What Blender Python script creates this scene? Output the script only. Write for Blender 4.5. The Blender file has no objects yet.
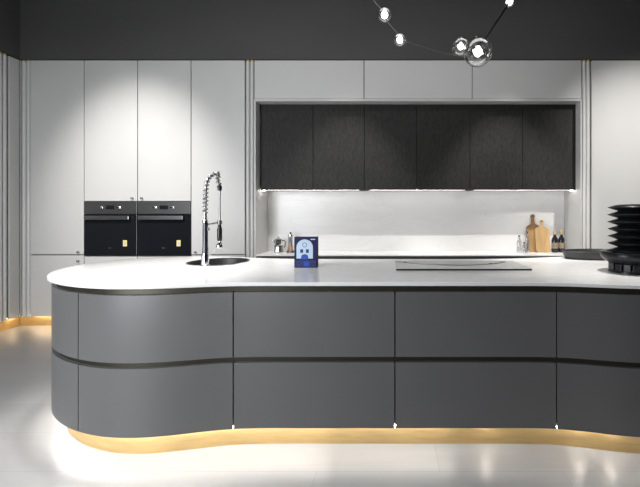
import bpy, bmesh, math, random
from mathutils import Vector, Matrix

random.seed(7)
PI = math.pi
sc = bpy.context.scene
C = bpy.context.collection

# ------------------------------------------------------------------ camera, world, lights, exposure
HC = 1.249                      # eye height
F = 345.0                       # focal length in pixels of the 640 wide frame
cam_d = bpy.data.cameras.new('camera')
cam = bpy.data.objects.new('camera', cam_d)
C.objects.link(cam)
cam.location = (0, 0, HC)
cam.rotation_euler = (PI / 2, 0, 0)
cam_d.sensor_width = 36
cam_d.sensor_fit = 'HORIZONTAL'
cam_d.lens = F / 640 * 36
cam_d.shift_x = -(394.5 - 320) / 640
cam_d.shift_y = -(243.5 - 215) / 640
cam_d.clip_start = 0.05
sc.camera = cam

sc.view_settings.view_transform = 'Standard'
sc.view_settings.look = 'None'
sc.view_settings.gamma = 1
sc.view_settings.use_curve_mapping = False
sc.view_settings.exposure = 0.0

w = bpy.data.worlds.new('world')
sc.world = w
w.use_nodes = True
w.node_tree.nodes['Background'].inputs[0].default_value = (0.9, 0.95, 1, 1)
w.node_tree.nodes['Background'].inputs[1].default_value = 0.02


def light(name, kind, loc, target, energy, color=(1, 1, 1), **kw):
    d = bpy.data.lights.new(name, kind)
    d.energy = energy
    d.color = color
    for k, v in kw.items():
        setattr(d, k, v)
    o = bpy.data.objects.new(name, d)
    C.objects.link(o)
    o.location = loc
    o.rotation_euler = (Vector(target) - Vector(loc)).to_track_quat('-Z', 'Y').to_euler()
    return o


# ceiling spots that wash the tall cabinets, the worktop and the floor
WARM = (1, 0.965, 0.92)
light('spot_oven_wall', 'SPOT', (-2.80, 1.5, 3.90), (-2.84, 3.85, 1.50), 550, WARM, spot_size=0.78, spot_blend=1.0, shadow_soft_size=0.08)
light('spot_right_wall', 'SPOT', (2.9, 1.5, 3.90), (2.8, 3.85, 1.46), 530, WARM, spot_size=0.95, spot_blend=1.0, shadow_soft_size=0.08)
light('spot_niche', 'SPOT', (1.25, 2.75, 3.95), (1.25, 3.68, 0.8), 400, WARM, spot_size=0.80, spot_blend=0.6, shadow_soft_size=0.03)
light('spot_niche', 'SPOT', (-0.55, 2.75, 3.95), (-0.55, 3.68, 0.8), 320, WARM, spot_size=0.80, spot_blend=0.6, shadow_soft_size=0.03)
light('spot_sink', 'SPOT', (-1.55, 2.2, 3.90), (-1.5, 2.3, 0.9), 560, WARM, spot_size=0.66, spot_blend=1.0, shadow_soft_size=0.08)
light('spot_bowl', 'SPOT', (1.75, 2.2, 3.90), (1.65, 2.3, 0.9), 430, WARM, spot_size=0.75, spot_blend=1.0, shadow_soft_size=0.08)
# unseen area lights added as fill: overhead for the worktop, left for the island fronts
light('overhead_fill_light', 'AREA', (0.0, 1.9, 3.95), (0.0, 1.9, 0), 29, (1, 0.99, 0.97), shape='RECTANGLE', size=4.2, size_y=0.9)
light('left_fill_light', 'AREA', (-2.5, -0.25, 1.45), (-1.3, 1.8, 0.5), 128, (0.94, 0.965, 1), shape='RECTANGLE', size=1.5, size_y=2.4)

# ------------------------------------------------------------------ materials
def nodes_of(name):
    m = bpy.data.materials.new(name)
    m.use_nodes = True
    nt = m.node_tree
    return m, nt, nt.nodes['Principled BSDF']


def mat(name, col, rough=0.5, metal=0.0, noise=0.06, scale=8.0, bump=0.0, bscale=60.0, stretch=(1, 1, 1), spec=0.5, coat=0.0, rnoise=0.05):
    m, nt, b = nodes_of(name)
    L = nt.links.new
    tc = nt.nodes.new('ShaderNodeTexCoord')
    mp = nt.nodes.new('ShaderNodeMapping')
    mp.inputs['Scale'].default_value = stretch
    L(tc.outputs['Object'], mp.inputs['Vector'])
    n = nt.nodes.new('ShaderNodeTexNoise')
    n.inputs['Scale'].default_value = scale
    n.inputs['Detail'].default_value = 5
    L(mp.outputs['Vector'], n.inputs['Vector'])
    r = nt.nodes.new('ShaderNodeValToRGB')
    r.color_ramp.elements[0].position = 0.3
    r.color_ramp.elements[1].position = 0.7
    r.color_ramp.elements[0].color = tuple(max(0, c * (1 - noise)) for c in col) + (1,)
    r.color_ramp.elements[1].color = tuple(min(1, c * (1 + noise)) for c in col) + (1,)
    L(n.outputs['Fac'], r.inputs['Fac'])
    L(r.outputs['Color'], b.inputs['Base Color'])
    mr = nt.nodes.new('ShaderNodeMapRange')
    mr.inputs['To Min'].default_value = max(0.02, rough - rnoise)
    mr.inputs['To Max'].default_value = min(1, rough + rnoise)
    L(n.outputs['Fac'], mr.inputs['Value'])
    L(mr.outputs['Result'], b.inputs['Roughness'])
    b.inputs['Metallic'].default_value = metal
    b.inputs['Specular IOR Level'].default_value = spec
    b.inputs['Coat Weight'].default_value = coat
    if bump:
        n2 = nt.nodes.new('ShaderNodeTexNoise')
        n2.inputs['Scale'].default_value = bscale
        n2.inputs['Detail'].default_value = 4
        L(mp.outputs['Vector'], n2.inputs['Vector'])
        bp = nt.nodes.new('ShaderNodeBump')
        bp.inputs['Strength'].default_value = bump
        bp.inputs['Distance'].default_value = 0.002
        L(n2.outputs['Fac'], bp.inputs['Height'])
        L(bp.outputs['Normal'], b.inputs['Normal'])
    return m


def glow(name, col, strength):
    m, nt, b = nodes_of(name)
    b.inputs['Base Color'].default_value = (0.8, 0.8, 0.8, 1)
    b.inputs['Emission Color'].default_value = col + (1,)
    b.inputs['Emission Strength'].default_value = strength
    return m


M = {}
M['cabinet'] = mat('cabinet_lacquer', (0.56, 0.56, 0.55), 0.42, noise=0.015, scale=3)
M['cabinet_body'] = mat('cabinet_carcass', (0.26, 0.26, 0.255), 0.6, noise=0.03)
M['trim'] = mat('pilaster_lacquer', (0.58, 0.58, 0.57), 0.35, noise=0.02)
M['slot'] = mat('dark_recess', (0.05, 0.05, 0.048), 0.6, noise=0.05)
M['island'] = mat('island_satin_grey', (0.110, 0.1095, 0.110), 0.36, noise=0.02, scale=4)
M['bronze'] = mat('dark_bronze_channel', (0.055, 0.05, 0.036), 0.38, metal=0.6, noise=0.08)
M['gold'] = mat('brushed_brass_plinth', (0.56, 0.385, 0.165), 0.42, metal=0.5, noise=0.10, scale=6, stretch=(1, 1, 8))
M['top'] = mat('white_quartz', (0.80, 0.80, 0.80), 0.22, noise=0.015, scale=30)
M['black'] = mat('black_gloss', (0.012, 0.012, 0.014), 0.22, noise=0.15)
M['blackmat'] = mat('black_satin_ceramic', (0.010, 0.011, 0.013), 0.30, noise=0.2, rnoise=0.06, spec=0.35)
M['tray'] = mat('charcoal_stoneware', (0.02, 0.021, 0.022), 0.4, noise=0.2)
M['sink'] = mat('black_granite_sink', (0.02, 0.021, 0.023), 0.45, noise=0.25, scale=60)
M['chrome'] = mat('chrome', (0.82, 0.82, 0.83), 0.12, metal=1, noise=0.02, rnoise=0.03)
M['steel'] = mat('brushed_steel', (0.42, 0.42, 0.43), 0.33, metal=1, noise=0.05, stretch=(1, 1, 20))
M['darksteel'] = mat('graphite_steel', (0.20, 0.20, 0.205), 0.36, metal=0.9, noise=0.06, stretch=(1, 1, 20))
M['gunmetal'] = mat('gunmetal_column', (0.10, 0.10, 0.12), 0.25, metal=0.8, noise=0.2, scale=40)
M['ovenglass'] = mat('oven_glass', (0.010, 0.011, 0.014), 0.08, noise=0.05, rnoise=0.02)
M['hob'] = mat('grey_hob_glass', (0.58, 0.58, 0.57), 0.26, noise=0.02, rnoise=0.03)
M['sticker'] = mat('yellow_sticker', (0.85, 0.68, 0.22), 0.6)
M['paper'] = mat('pale_print', (0.46, 0.58, 0.72), 0.6, noise=0.03)
M['cream'] = mat('cream_label', (0.24, 0.19, 0.13), 0.6, noise=0.45, scale=60)
M['navy'] = mat('navy_card', (0.014, 0.016, 0.072), 0.6, noise=0.1, spec=0.2)
M['blue'] = mat('royal_blue_print', (0.035, 0.09, 0.42), 0.6, noise=0.1, spec=0.2)
M['midblue'] = mat('dull_blue_print', (0.035, 0.045, 0.14), 0.6, noise=0.2, scale=50, spec=0.2)
M['cork'] = mat('cork', (0.50, 0.35, 0.20), 0.8, noise=0.2, scale=60)
M['wood_warm'] = mat('warm_turned_wood', (0.36, 0.20, 0.09), 0.45, noise=0.3, scale=30, stretch=(1, 1, 0.2))
M['board_pale'] = mat('beech_wood', (0.44, 0.285, 0.13), 0.5, noise=0.22, scale=26, stretch=(1, 1, 0.1), bump=0.1)
M['wall'] = mat('charcoal_plaster', (0.070, 0.070, 0.068), 0.8, noise=0.10, scale=1.6, bump=0.2, bscale=40, stretch=(0.4, 1, 1))
M['ceiling'] = mat('dark_ceiling_paint', (0.06, 0.06, 0.06), 0.9, noise=0.05)
M['led'] = glow('cool_led', (1, 1, 1), 46)
M['led_low'] = glow('dimmer_led', (1, 1, 1), 11)
M['led_warm'] = glow('warm_led', (1, 0.82, 0.56), 30)
M['led_wall'] = glow('shelf_led', (1, 0.98, 0.95), 19)
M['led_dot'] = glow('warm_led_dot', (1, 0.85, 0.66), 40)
M['downlight'] = glow('niche_downlight', (1, 0.9, 0.8), 12)
M['bulb'] = glow('pendant_bulb', (1, 0.97, 0.92), 9)


def oak():
    m, nt, b = nodes_of('blackened_oak')
    L = nt.links.new
    tc = nt.nodes.new('ShaderNodeTexCoord')
    mp = nt.nodes.new('ShaderNodeMapping')
    mp.inputs['Scale'].default_value = (110, 30, 22)
    L(tc.outputs['Object'], mp.inputs['Vector'])
    n = nt.nodes.new('ShaderNodeTexNoise')
    n.inputs['Scale'].default_value = 1
    n.inputs['Detail'].default_value = 6
    n.inputs['Roughness'].default_value = 0.7
    L(mp.outputs['Vector'], n.inputs['Vector'])
    r = nt.nodes.new('ShaderNodeValToRGB')
    r.color_ramp.elements[0].position = 0.35
    r.color_ramp.elements[1].position = 0.72
    r.color_ramp.elements[0].color = (0.010, 0.010, 0.0095, 1)
    r.color_ramp.elements[1].color = (0.034, 0.034, 0.031, 1)
    L(n.outputs['Fac'], r.inputs['Fac'])
    L(r.outputs['Color'], b.inputs['Base Color'])
    b.inputs['Roughness'].default_value = 0.6
    b.inputs['Specular IOR Level'].default_value = 0.25
    bp = nt.nodes.new('ShaderNodeBump')
    bp.inputs['Strength'].default_value = 0.4
    bp.inputs['Distance'].default_value = 0.002
    L(n.outputs['Fac'], bp.inputs['Height'])
    L(bp.outputs['Normal'], b.inputs['Normal'])
    return m


def marble():
    m, nt, b = nodes_of('white_marble')
    L = nt.links.new
    tc = nt.nodes.new('ShaderNodeTexCoord')
    n = nt.nodes.new('ShaderNodeTexNoise')
    n.inputs['Scale'].default_value = 1.3
    n.inputs['Detail'].default_value = 7
    n.inputs['Distortion'].default_value = 1.2
    mp = nt.nodes.new('ShaderNodeMapping')
    mp.inputs['Rotation'].default_value = (0, 0.5, 0)
    mp.inputs['Scale'].default_value = (0.8, 1, 2.4)
    L(tc.outputs['Object'], mp.inputs['Vector'])
    L(mp.outputs['Vector'], n.inputs['Vector'])
    r = nt.nodes.new('ShaderNodeValToRGB')
    e = r.color_ramp.elements
    e[0].position = 0.40
    e[0].color = (0.74, 0.735, 0.725, 1)
    e[1].position = 0.60
    e[1].color = (0.76, 0.755, 0.745, 1)
    x = e.new(0.50)
    x.color = (0.72, 0.712, 0.70, 1)
    x = e.new(0.475)
    x.color = (0.75, 0.745, 0.735, 1)
    x = e.new(0.525)
    x.color = (0.75, 0.745, 0.735, 1)
    L(n.outputs['Fac'], r.inputs['Fac'])
    L(r.outputs['Color'], b.inputs['Base Color'])
    b.inputs['Roughness'].default_value = 0.3
    return m


def tiles():
    m, nt, b = nodes_of('pale_floor_tiles')
    L = nt.links.new
    tc = nt.nodes.new('ShaderNodeTexCoord')
    mp = nt.nodes.new('ShaderNodeMapping')
    mp.inputs['Location'].default_value = (0.38, 0.12, 0)
    L(tc.outputs['Object'], mp.inputs['Vector'])
    br = nt.nodes.new('ShaderNodeTexBrick')
    br.offset = 0.5
    br.inputs['Scale'].default_value = 1
    br.inputs['Mortar Size'].default_value = 0.0016
    br.inputs['Mortar Smooth'].default_value = 0.2
    br.inputs['Brick Width'].default_value = 1.2
    br.inputs['Row Height'].default_value = 0.30
    br.inputs['Color1'].default_value = (0.30, 0.30, 0.30, 1)
    br.inputs['Color2'].default_value = (0.315, 0.315, 0.313, 1)
    br.inputs['Mortar'].default_value = (0.25, 0.25, 0.25, 1)
    L(mp.outputs['Vector'], br.inputs['Vector'])
    n = nt.nodes.new('ShaderNodeTexNoise')
    n.inputs['Scale'].default_value = 2.2
    n.inputs['Detail'].default_value = 6
    mp2 = nt.nodes.new('ShaderNodeMapping')
    mp2.inputs['Scale'].default_value = (0.6, 5, 1)
    L(tc.outputs['Object'], mp2.inputs['Vector'])
    L(mp2.outputs['Vector'], n.inputs['Vector'])
    mx = nt.nodes.new('ShaderNodeMix')
    mx.data_type = 'RGBA'
    mx.blend_type = 'MULTIPLY'
    mx.inputs[0].default_value = 0.25
    L(br.outputs['Color'], mx.inputs[6])
    L(n.outputs['Color'], mx.inputs[7])
    hs = nt.nodes.new('ShaderNodeHueSaturation')
    hs.inputs['Saturation'].default_value = 0.05
    hs.inputs['Value'].default_value = 1.1
    L(mx.outputs[2], hs.inputs['Color'])
    L(hs.outputs['Color'], b.inputs['Base Color'])
    mr = nt.nodes.new('ShaderNodeMapRange')
    mr.inputs['To Min'].default_value = 0.30
    mr.inputs['To Max'].default_value = 0.42
    L(n.outputs['Fac'], mr.inputs['Value'])
    L(mr.outputs['Result'], b.inputs['Roughness'])
    return m


def glass(name, tint=(0.97, 0.98, 0.98), base=0.06):
    m = bpy.data.materials.new(name)
    m.use_nodes = True
    nt = m.node_tree
    nt.nodes.remove(nt.nodes['Principled BSDF'])
    L = nt.links.new
    t = nt.nodes.new('ShaderNodeBsdfTransparent')
    t.inputs[0].default_value = tint + (1,)
    g = nt.nodes.new('ShaderNodeBsdfGlossy')
    g.inputs['Roughness'].default_value = 0.03
    lw = nt.nodes.new('ShaderNodeLayerWeight')
    lw.inputs['Blend'].default_value = 0.35
    mr = nt.nodes.new('ShaderNodeMapRange')
    mr.inputs['To Min'].default_value = base
    mr.inputs['To Max'].default_value = 0.75
    L(lw.outputs['Facing'], mr.inputs['Value'])
    mx = nt.nodes.new('ShaderNodeMixShader')
    L(mr.outputs['Result'], mx.inputs[0])
    L(t.outputs[0], mx.inputs[1])
    L(g.outputs[0], mx.inputs[2])
    L(mx.outputs[0], nt.nodes['Material Output'].inputs['Surface'])
    return m


M['oak'] = oak()


def stained_board():
    # olive board whose upper third is oiled darker
    m = mat('olive_wood_oiled_top', (0.40, 0.25, 0.105), 0.5, noise=0.3, scale=22, stretch=(1, 1, 0.12), bump=0.1)
    nt = m.node_tree
    b = nt.nodes['Principled BSDF']
    src = b.inputs['Base Color'].links[0].from_socket
    tc = nt.nodes.new('ShaderNodeTexCoord')
    sx = nt.nodes.new('ShaderNodeSeparateXYZ')
    nt.links.new(tc.outputs['Object'], sx.inputs[0])
    mr = nt.nodes.new('ShaderNodeMapRange')
    mr.inputs['From Min'].default_value = 0.245
    mr.inputs['From Max'].default_value = 0.275
    nt.links.new(sx.outputs['Z'], mr.inputs['Value'])
    mx = nt.nodes.new('ShaderNodeMix')
    mx.data_type = 'RGBA'
    mx.blend_type = 'MULTIPLY'
    mx.inputs[7].default_value = (0.52, 0.45, 0.40, 1)
    nt.links.new(mr.outputs['Result'], mx.inputs[0])
    nt.links.new(src, mx.inputs[6])
    nt.links.new(mx.outputs[2], b.inputs['Base Color'])
    return m


M['board_dark'] = stained_board()
M['marble'] = marble()
M['tiles'] = tiles()
M['glass'] = glass('clear_globe_glass', base=0.13)
M['cruetglass'] = glass('cruet_glass', (0.97, 0.97, 0.98), 0.08)
M['bottleglass'] = mat('dark_bottle_glass', (0.012, 0.012, 0.016), 0.10, noise=0.1, rnoise=0.02)


# ------------------------------------------------------------------ geometry helpers
def bx(bm, x0, x1, y0, y1, z0, z1):
    vs = [bm.verts.new(p) for p in ((x0, y0, z0), (x1, y0, z0), (x1, y1, z0), (x0, y1, z0),
                                    (x0, y0, z1), (x1, y0, z1), (x1, y1, z1), (x0, y1, z1))]
    for f in ((3, 2, 1, 0), (4, 5, 6, 7), (0, 1, 5, 4), (1, 2, 6, 5), (2, 3, 7, 6), (3, 0, 4, 7)):
        bm.faces.new([vs[i] for i in f])
    return bm


def box(*a):
    return bx(bmesh.new(), *a)


def lathe(prof, n=40, cx=0, cy=0, bm=None):
    """prof: (r, z) pairs, bottom to top along the outside; ends on the axis are closed"""
    bm = bm or bmesh.new()
    rings = []
    for r, z in prof:
        if r < 1e-5:
            rings.append([bm.verts.new((cx, cy, z))])
        else:
            rings.append([bm.verts.new((cx + r * math.cos(2 * PI * k / n), cy + r * math.sin(2 * PI * k / n), z)) for k in range(n)])
    for a, b in zip(rings, rings[1:]):
        for k in range(n):
            k2 = (k + 1) % n
            if len(a) == 1 and len(b) == 1:
                continue
            if len(a) == 1:
                bm.faces.new((a[0], b[k2], b[k]))
            elif len(b) == 1:
                bm.faces.new((a[k], a[k2], b[0]))
            else:
                bm.faces.new((a[k], a[k2], b[k2], b[k]))
    return bm


def tube(pts, r, n=12, bm=None, caps=True):
    bm = bm or bmesh.new()
    pts = [Vector(p) for p in pts]
    rr = r if isinstance(r, (list, tuple)) else [r] * len(pts)
    rings = []
    t0 = (pts[1] - pts[0]).normalized()
    up = Vector((0, 0, 1)) if abs(t0.z) < 0.9 else Vector((1, 0, 0))
    u = t0.cross(up).normalized()
    for i, p in enumerate(pts):
        t = (pts[min(i + 1, len(pts) - 1)] - pts[max(i - 1, 0)]).normalized()
        u = (u - t * u.dot(t)).normalized()
        v = t.cross(u)
        rings.append([bm.verts.new(p + (u * math.cos(2 * PI * k / n) + v * math.sin(2 * PI * k / n)) * rr[i]) for k in range(n)])
    for a, b in zip(rings, rings[1:]):
        for k in range(n):
            bm.faces.new((a[k], a[(k + 1) % n], b[(k + 1) % n], b[k]))
    if caps:
        bm.faces.new(rings[0][::-1])
        bm.faces.new(rings[-1])
    return bm


def prism(poly, a0, a1, axis='z', bm=None):
    """extrude a 2D outline: axis z -> (x, y); axis y -> (x, z)"""
    bm = bm or bmesh.new()
    def P(p, a):
        return (p[0], p[1], a) if axis == 'z' else (p[0], a, p[1])
    lo = [bm.verts.new(P(p, a0)) for p in poly]
    hi = [bm.verts.new(P(p, a1)) for p in poly]
    n = len(poly)
    bm.faces.new(lo[::-1])
    bm.faces.new(hi)
    for k in range(n):
        bm.faces.new((lo[k], lo[(k + 1) % n], hi[(k + 1) % n], hi[k]))
    return bm


def catmull(pts, per=10, closed=False):
    n = len(pts)
    pts = [Vector(p) for p in pts]
    out = []
    for i in range(n if closed else n - 1):
        if closed:
            p0, p1, p2, p3 = pts[i - 1], pts[i], pts[(i + 1) % n], pts[(i + 2) % n]
        else:
            p0, p1, p2, p3 = pts[max(i - 1, 0)], pts[i], pts[i + 1], pts[min(i + 2, n - 1)]
        for k in range(per):
            t = k / per
            out.append(0.5 * ((2 * p1) + (p2 - p0) * t + (2 * p0 - 5 * p1 + 4 * p2 - p3) * t * t + (3 * p1 - p0 - 3 * p2 + p3) * t ** 3))
    if not closed:
        out.append(pts[-1])
    return out


def wloc(o):
    v = Vector((0, 0, 0))
    while o is not None:
        v += o.location
        o = o.parent
    return v


def obj(name, bm, m, parent=None, bevel=0.0, smooth=False, seg=2, org=None):
    """one mesh object from world-space verts; org puts the origin of a top-level one"""
    bmesh.ops.recalc_face_normals(bm, faces=bm.faces[:])
    if bevel:
        bmesh.ops.bevel(bm, geom=bm.edges[:], offset=bevel, segments=seg, affect='EDGES', profile=0.5, clamp_overlap=True)
    off = wloc(parent) if parent is not None else Vector(org or (0, 0, 0))
    bmesh.ops.translate(bm, verts=bm.verts[:], vec=-off)
    me = bpy.data.meshes.new(name)
    bm.to_mesh(me)
    bm.free()
    me.materials.append(M[m])
    if smooth:
        for p in me.polygons:
            p.use_smooth = True
        try:
            me.set_sharp_from_angle(angle=math.radians(38))
        except Exception:
            pass
    o = bpy.data.objects.new(name, me)
    C.objects.link(o)
    if parent is not None:
        o.parent = parent
    else:
        o.location = off
    return o


def tag(o, label, cat, group=None):
    o['label'] = label
    o['category'] = cat
    if group:
        o['group'] = group
    return o


def thing(name, label, cat, loc, group=None):
    o = bpy.data.objects.new(name, None)
    o.empty_display_size = 0.1
    C.objects.link(o)
    o.location = loc
    return tag(o, label, cat, group)


def struct(name, bm, m, bevel=0.0):
    o = obj(name, bm, m, bevel=bevel)
    o['kind'] = 'structure'
    return o


def dup(root, loc, label, group=None):
    def cp(o, parent):
        c = o.copy()
        C.objects.link(c)
        if parent is not None:
            c.parent = parent
        for ch in list(o.children):
            cp(ch, c)
        return c
    r = cp(root, None)
    r.location = loc
    r['label'] = label
    if group:
        r['group'] = group
    return r


# ------------------------------------------------------------------ room shell
FACE = 3.845                       # depth of the cabinet fronts
S = F / FACE


def bxp(px, D=FACE):
    return (px - 394.5) / F * D


def bz(py, D=FACE):
    return HC - (py - 215) / F * D


ZTOP = bz(60)                      # top of the tall fronts
ZBOT = bz(317)                     # bottom of the tall fronts
XL, XR = -4.19, 4.3
CEIL = 4.0
struct('floor', box(XL - 0.7, XR + 0.1, -3.6, 4.62, -0.1, 0), 'tiles')
struct('ceiling', box(XL - 0.7, XR + 0.1, -3.6, 4.62, CEIL, CEIL + 0.1), 'ceiling')
struct('wall_back', box(XL - 0.7, XR + 0.1, 4.52, 4.62, 0, CEIL), 'wall')
struct('wall_left', box(XL - 0.8, XL - 0.7, -3.6, 4.62, 0, CEIL), 'wall')
struct('wall_right', box(XR, XR + 0.1, -3.6, 4.52, 0, CEIL), 'wall')
struct('wall_rear', box(XL - 0.7, XR, -3.7, -3.6, 0, CEIL), 'wall')
# the dark bulkhead that closes the space above the cabinets
struct('trim_1', box(XL, XR, FACE + 0.015, 4.52, ZTOP + 0.012, CEIL), 'wall')
struct('trim_2', box(XL - 0.7, XL, 1.2, 4.52, ZTOP + 0.012, CEIL), 'wall')

WX = bxp(20)                       # plane of the left wing's fronts
# ------------------------------------------------------------------ tall cabinets along the back wall
G = 0.004                          # half gap between fronts
KNOB = 0.011


def front(parent, name, x0, x1, z0, z1, m='cabinet', y=FACE, t=0.022):
    return obj(name, box(x0 + G, x1 - G, y, y + t, z0 + G, z1 - G), m, parent, bevel=0.003)


def knob(parent, x, z, y=FACE):
    bm = lathe([(0, 0), (KNOB * 0.6, 0), (KNOB * 0.5, 0.012), (KNOB, 0.016), (KNOB, 0.024), (KNOB * 0.6, 0.027), (0, 0.027)], 16)
    bmesh.ops.rotate(bm, verts=bm.verts[:], matrix=Matrix.Rotation(PI / 2, 3, 'X'))
    bmesh.ops.translate(bm, verts=bm.verts[:], vec=(x, y, z))
    return obj('knob', bm, 'darksteel', parent, smooth=True)


def led_plinth(parent, x0, x1, yf=FACE + 0.05):
    obj('plinth', box(x0, x1, yf, yf + 0.02, 0.0, ZBOT + 0.019), 'gold', parent)
    obj('light_strip', box(x0 + 0.01, x1 - 0.01, yf - 0.022, yf - 0.010, ZBOT + 0.004, ZBOT + 0.018), 'led_warm', parent)


zl = bz(254.6)                     # joint between the tall door and the lower door
ZO0, ZO1 = bz(255.8), bz(201.7)    # oven opening
cols = [bxp(p) for p in (30, 84, 137.5, 191, 245)]
BACK = 4.515


def tall(x0, x1, label, kind, kn):
    t = thing('tall_cabinet', label, 'cabinet', ((x0 + x1) / 2, FACE + 0.02, 0), 'tall grey cabinets on the back wall')
    if kind == 'oven':
        bm = box(x0 + 0.001, x1 - 0.001, FACE + 0.024, BACK, ZBOT + 0.02, ZO0 - 0.004)
        bx(bm, x0 + 0.001, x1 - 0.001, FACE + 0.024, BACK, ZO1 + 0.004, ZTOP)
        bx(bm, x0 + 0.001, x1 - 0.001, 4.45, BACK, ZO0 - 0.004, ZO1 + 0.004)
        obj('body', bm, 'cabinet_body', t)
        d = front(t, 'door', x0, x1, ZO1 + 0.004, ZTOP)
        d2 = front(t, 'door', x0, x1, ZBOT, ZO0 - 0.006)
        k1 = x1 - 0.052 if kn == 'r' else x0 + 0.056
        knob(d, k1, bz(198.2))
        knob(d2, k1, bz(261))
    else:
        obj('body', box(x0 + 0.001, x1 - 0.001, FACE + 0.024, BACK, ZBOT + 0.02, ZTOP), 'cabinet_body', t)
        d = front(t, 'door', x0, x1, zl, ZTOP)
        if kind == 'two':
            d2 = front(t, 'door', x0, x1, ZBOT, zl - 0.006)
            k1 = x1 - 0.056 if kn == 'r' else x0 + 0.056
            knob(d, k1, bz(252))
            knob(d2, k1, bz(261))
    led_plinth(t, x0, x1)
    return t


tall(cols[0], cols[1], 'tall grey cabinet at the left corner, left of the two ovens', 'two', 'r')
tall(cols[1], cols[2], 'brightly lit grey cabinet above and below the left oven', 'oven', 'r')
tall(cols[2], cols[3], 'brightly lit grey cabinet above and below the right oven', 'oven', 'l')
tall(cols[3], cols[4], 'tall grey cabinet behind the spring faucet, right of the ovens', 'two', 'l')
rx = [bxp(591.5), bxp(591.5) + 0.63, bxp(591.5) + 1.26, bxp(591.5) + 1.89]
tall(rx[0], rx[1], 'tall pale grey cabinet at the right, behind the black ribbed vase', 'two', 'l')


def pilaster(px0, pxa, pxb, px1, label, xs=None):
    x0, xa, xb, x1 = (bxp(p) for p in (px0, pxa, pxb, px1))
    t = thing('pilaster', label, 'trim', ((x0 + x1) / 2, FACE + 0.02, 0), 'paired rod pilasters')
    obj('backing', box(x0 + 0.001, x1 - 0.001, FACE + 0.031, BACK, ZBOT + 0.02, ZTOP), 'cabinet_body', t)
    for x in (xa, xb):
        r = 0.0205
        prof = [(x + r * math.cos(a), FACE + 0.026 - 0.024 * math.sin(a)) for a in [PI * k / 12 for k in range(13)]]
        prof = [(x + r, FACE + 0.0305)] + prof + [(x - r, FACE + 0.0305)]
        rod = obj('rod', prism(prof, ZBOT, ZTOP - 0.012), 'trim', t, smooth=True)
        cap = [(p[0], p[1] - 0.001) for p in prof]
        obj('cap', prism(prof, ZTOP - 0.0115, ZTOP + 0.004), 'gold', rod)
    obj('plinth', box(x0 if xs is None else xs, x1, FACE + 0.05, FACE + 0.07, 0, ZBOT + 0.019), 'gold', t)
    return t


pilaster(245, 247.2, 251.4, 254, 'slim pair of pale vertical rods between the tall cabinets and the niche')
pilaster(582, 585, 589, 591.5, 'slim pair of pale vertical rods right of the niche and chopping boards')
pilaster(20, 22.6, 27.2, 30, 'slim pair of vertical rods in the left corner of the back cabinets', WX - 0.05)

# ------------------------------------------------------------------ left wing of cabinets, seen edge-on at the frame's left


def wing(y0, y1, label):
    t = thing('tall_cabinet', label, 'cabinet', (WX, (y0 + y1) / 2, 0), 'tall grey cabinets on the left wing')
    obj('body', box(XL - 0.65, WX - 0.024, y0 + 0.001, y1 - 0.001, ZBOT + 0.02, ZTOP), 'cabinet_body', t)
    obj('door', box(WX - 0.022, WX, y0 + G, y1 - G, ZBOT + G, ZTOP - G), 'cabinet', t, bevel=0.003)
    obj('plinth', box(WX - 0.07, WX - 0.05, y0, y1 + (0.05 if y1 > 3.8 else 0), 0, ZBOT + 0.019), 'gold', t)
    obj('light_strip', box(WX - 0.040, WX - 0.028, y0 + 0.035, y1 - 0.01, ZBOT + 0.004, ZBOT + 0.018), 'led_warm', t)
    return t


wing(3.735, FACE - 0.002, 'narrow grey filler cabinet in the left corner between the two rod pairs')
t = thing('pilaster', 'slim pair of vertical rods on the left wing at the frame edge', 'trim', (WX, 3.69, 0), 'paired rod pilasters')
obj('backing', box(XL - 0.65, WX - 0.030, 3.641, 3.734, ZBOT + 0.02, ZTOP), 'cabinet_body', t)
for y in (3.664, 3.708):
    r = 0.0205
    prof = [(WX - 0.0305, y - r)] + [(WX - 0.026 + 0.024 * math.sin(a), y - r * math.cos(a)) for a in [PI * k / 12 for k in range(13)]] + [(WX - 0.0305, y + r)]
    rod = obj('rod', prism(prof, ZBOT, ZTOP - 0.012), 'trim', t, smooth=True)
    obj('cap', prism(prof, ZTOP - 0.0115, ZTOP + 0.004), 'gold', rod)
obj('plinth', box(WX - 0.07, WX - 0.05, 3.641, 3.734, 0, ZBOT + 0.019), 'gold', t)
wing(3.04, 3.64, 'grey wing cabinet cut off by the left edge of the picture')

tag(obj('corner_post', box(WX - 0.03, WX - 0.0005, FACE + 0.004, FACE + 0.029, ZBOT, ZTOP - 0.002), 'cabinet', org=(WX, FACE, ZBOT)), 'thin grey corner strip where the two cabinet runs meet at the left', 'trim')
# ------------------------------------------------------------------ niche: surround, lift-up cabinets, dark wall cabinets, backsplash
NX0, NX1 = bxp(254), bxp(582)
ZN = bz(99)                        # underside of the surround
SPL = 4.216                        # depth of the backsplash
t = thing('niche_surround', 'grey frame around the dark cabinets and white backsplash', 'surround', ((NX0 + NX1) / 2, FACE, 0))
XI0, XI1 = bxp(255.7), bxp(580.6)
bm = box(NX0 + 0.001, XI0, FACE, BACK, 0.0, ZN)
obj('side_panel', bm, 'cabinet', t, bevel=0.002)
obj('side_panel', box(XI1, NX1 - 0.001, FACE, BACK, 0.0, ZN), 'cabinet', t, bevel=0.002)
obj('top_panel', box(XI0 + 0.0005, XI1 - 0.0005, FACE, BACK, ZN - 0.022, ZN), 'cabinet', t, bevel=0.002)

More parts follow.
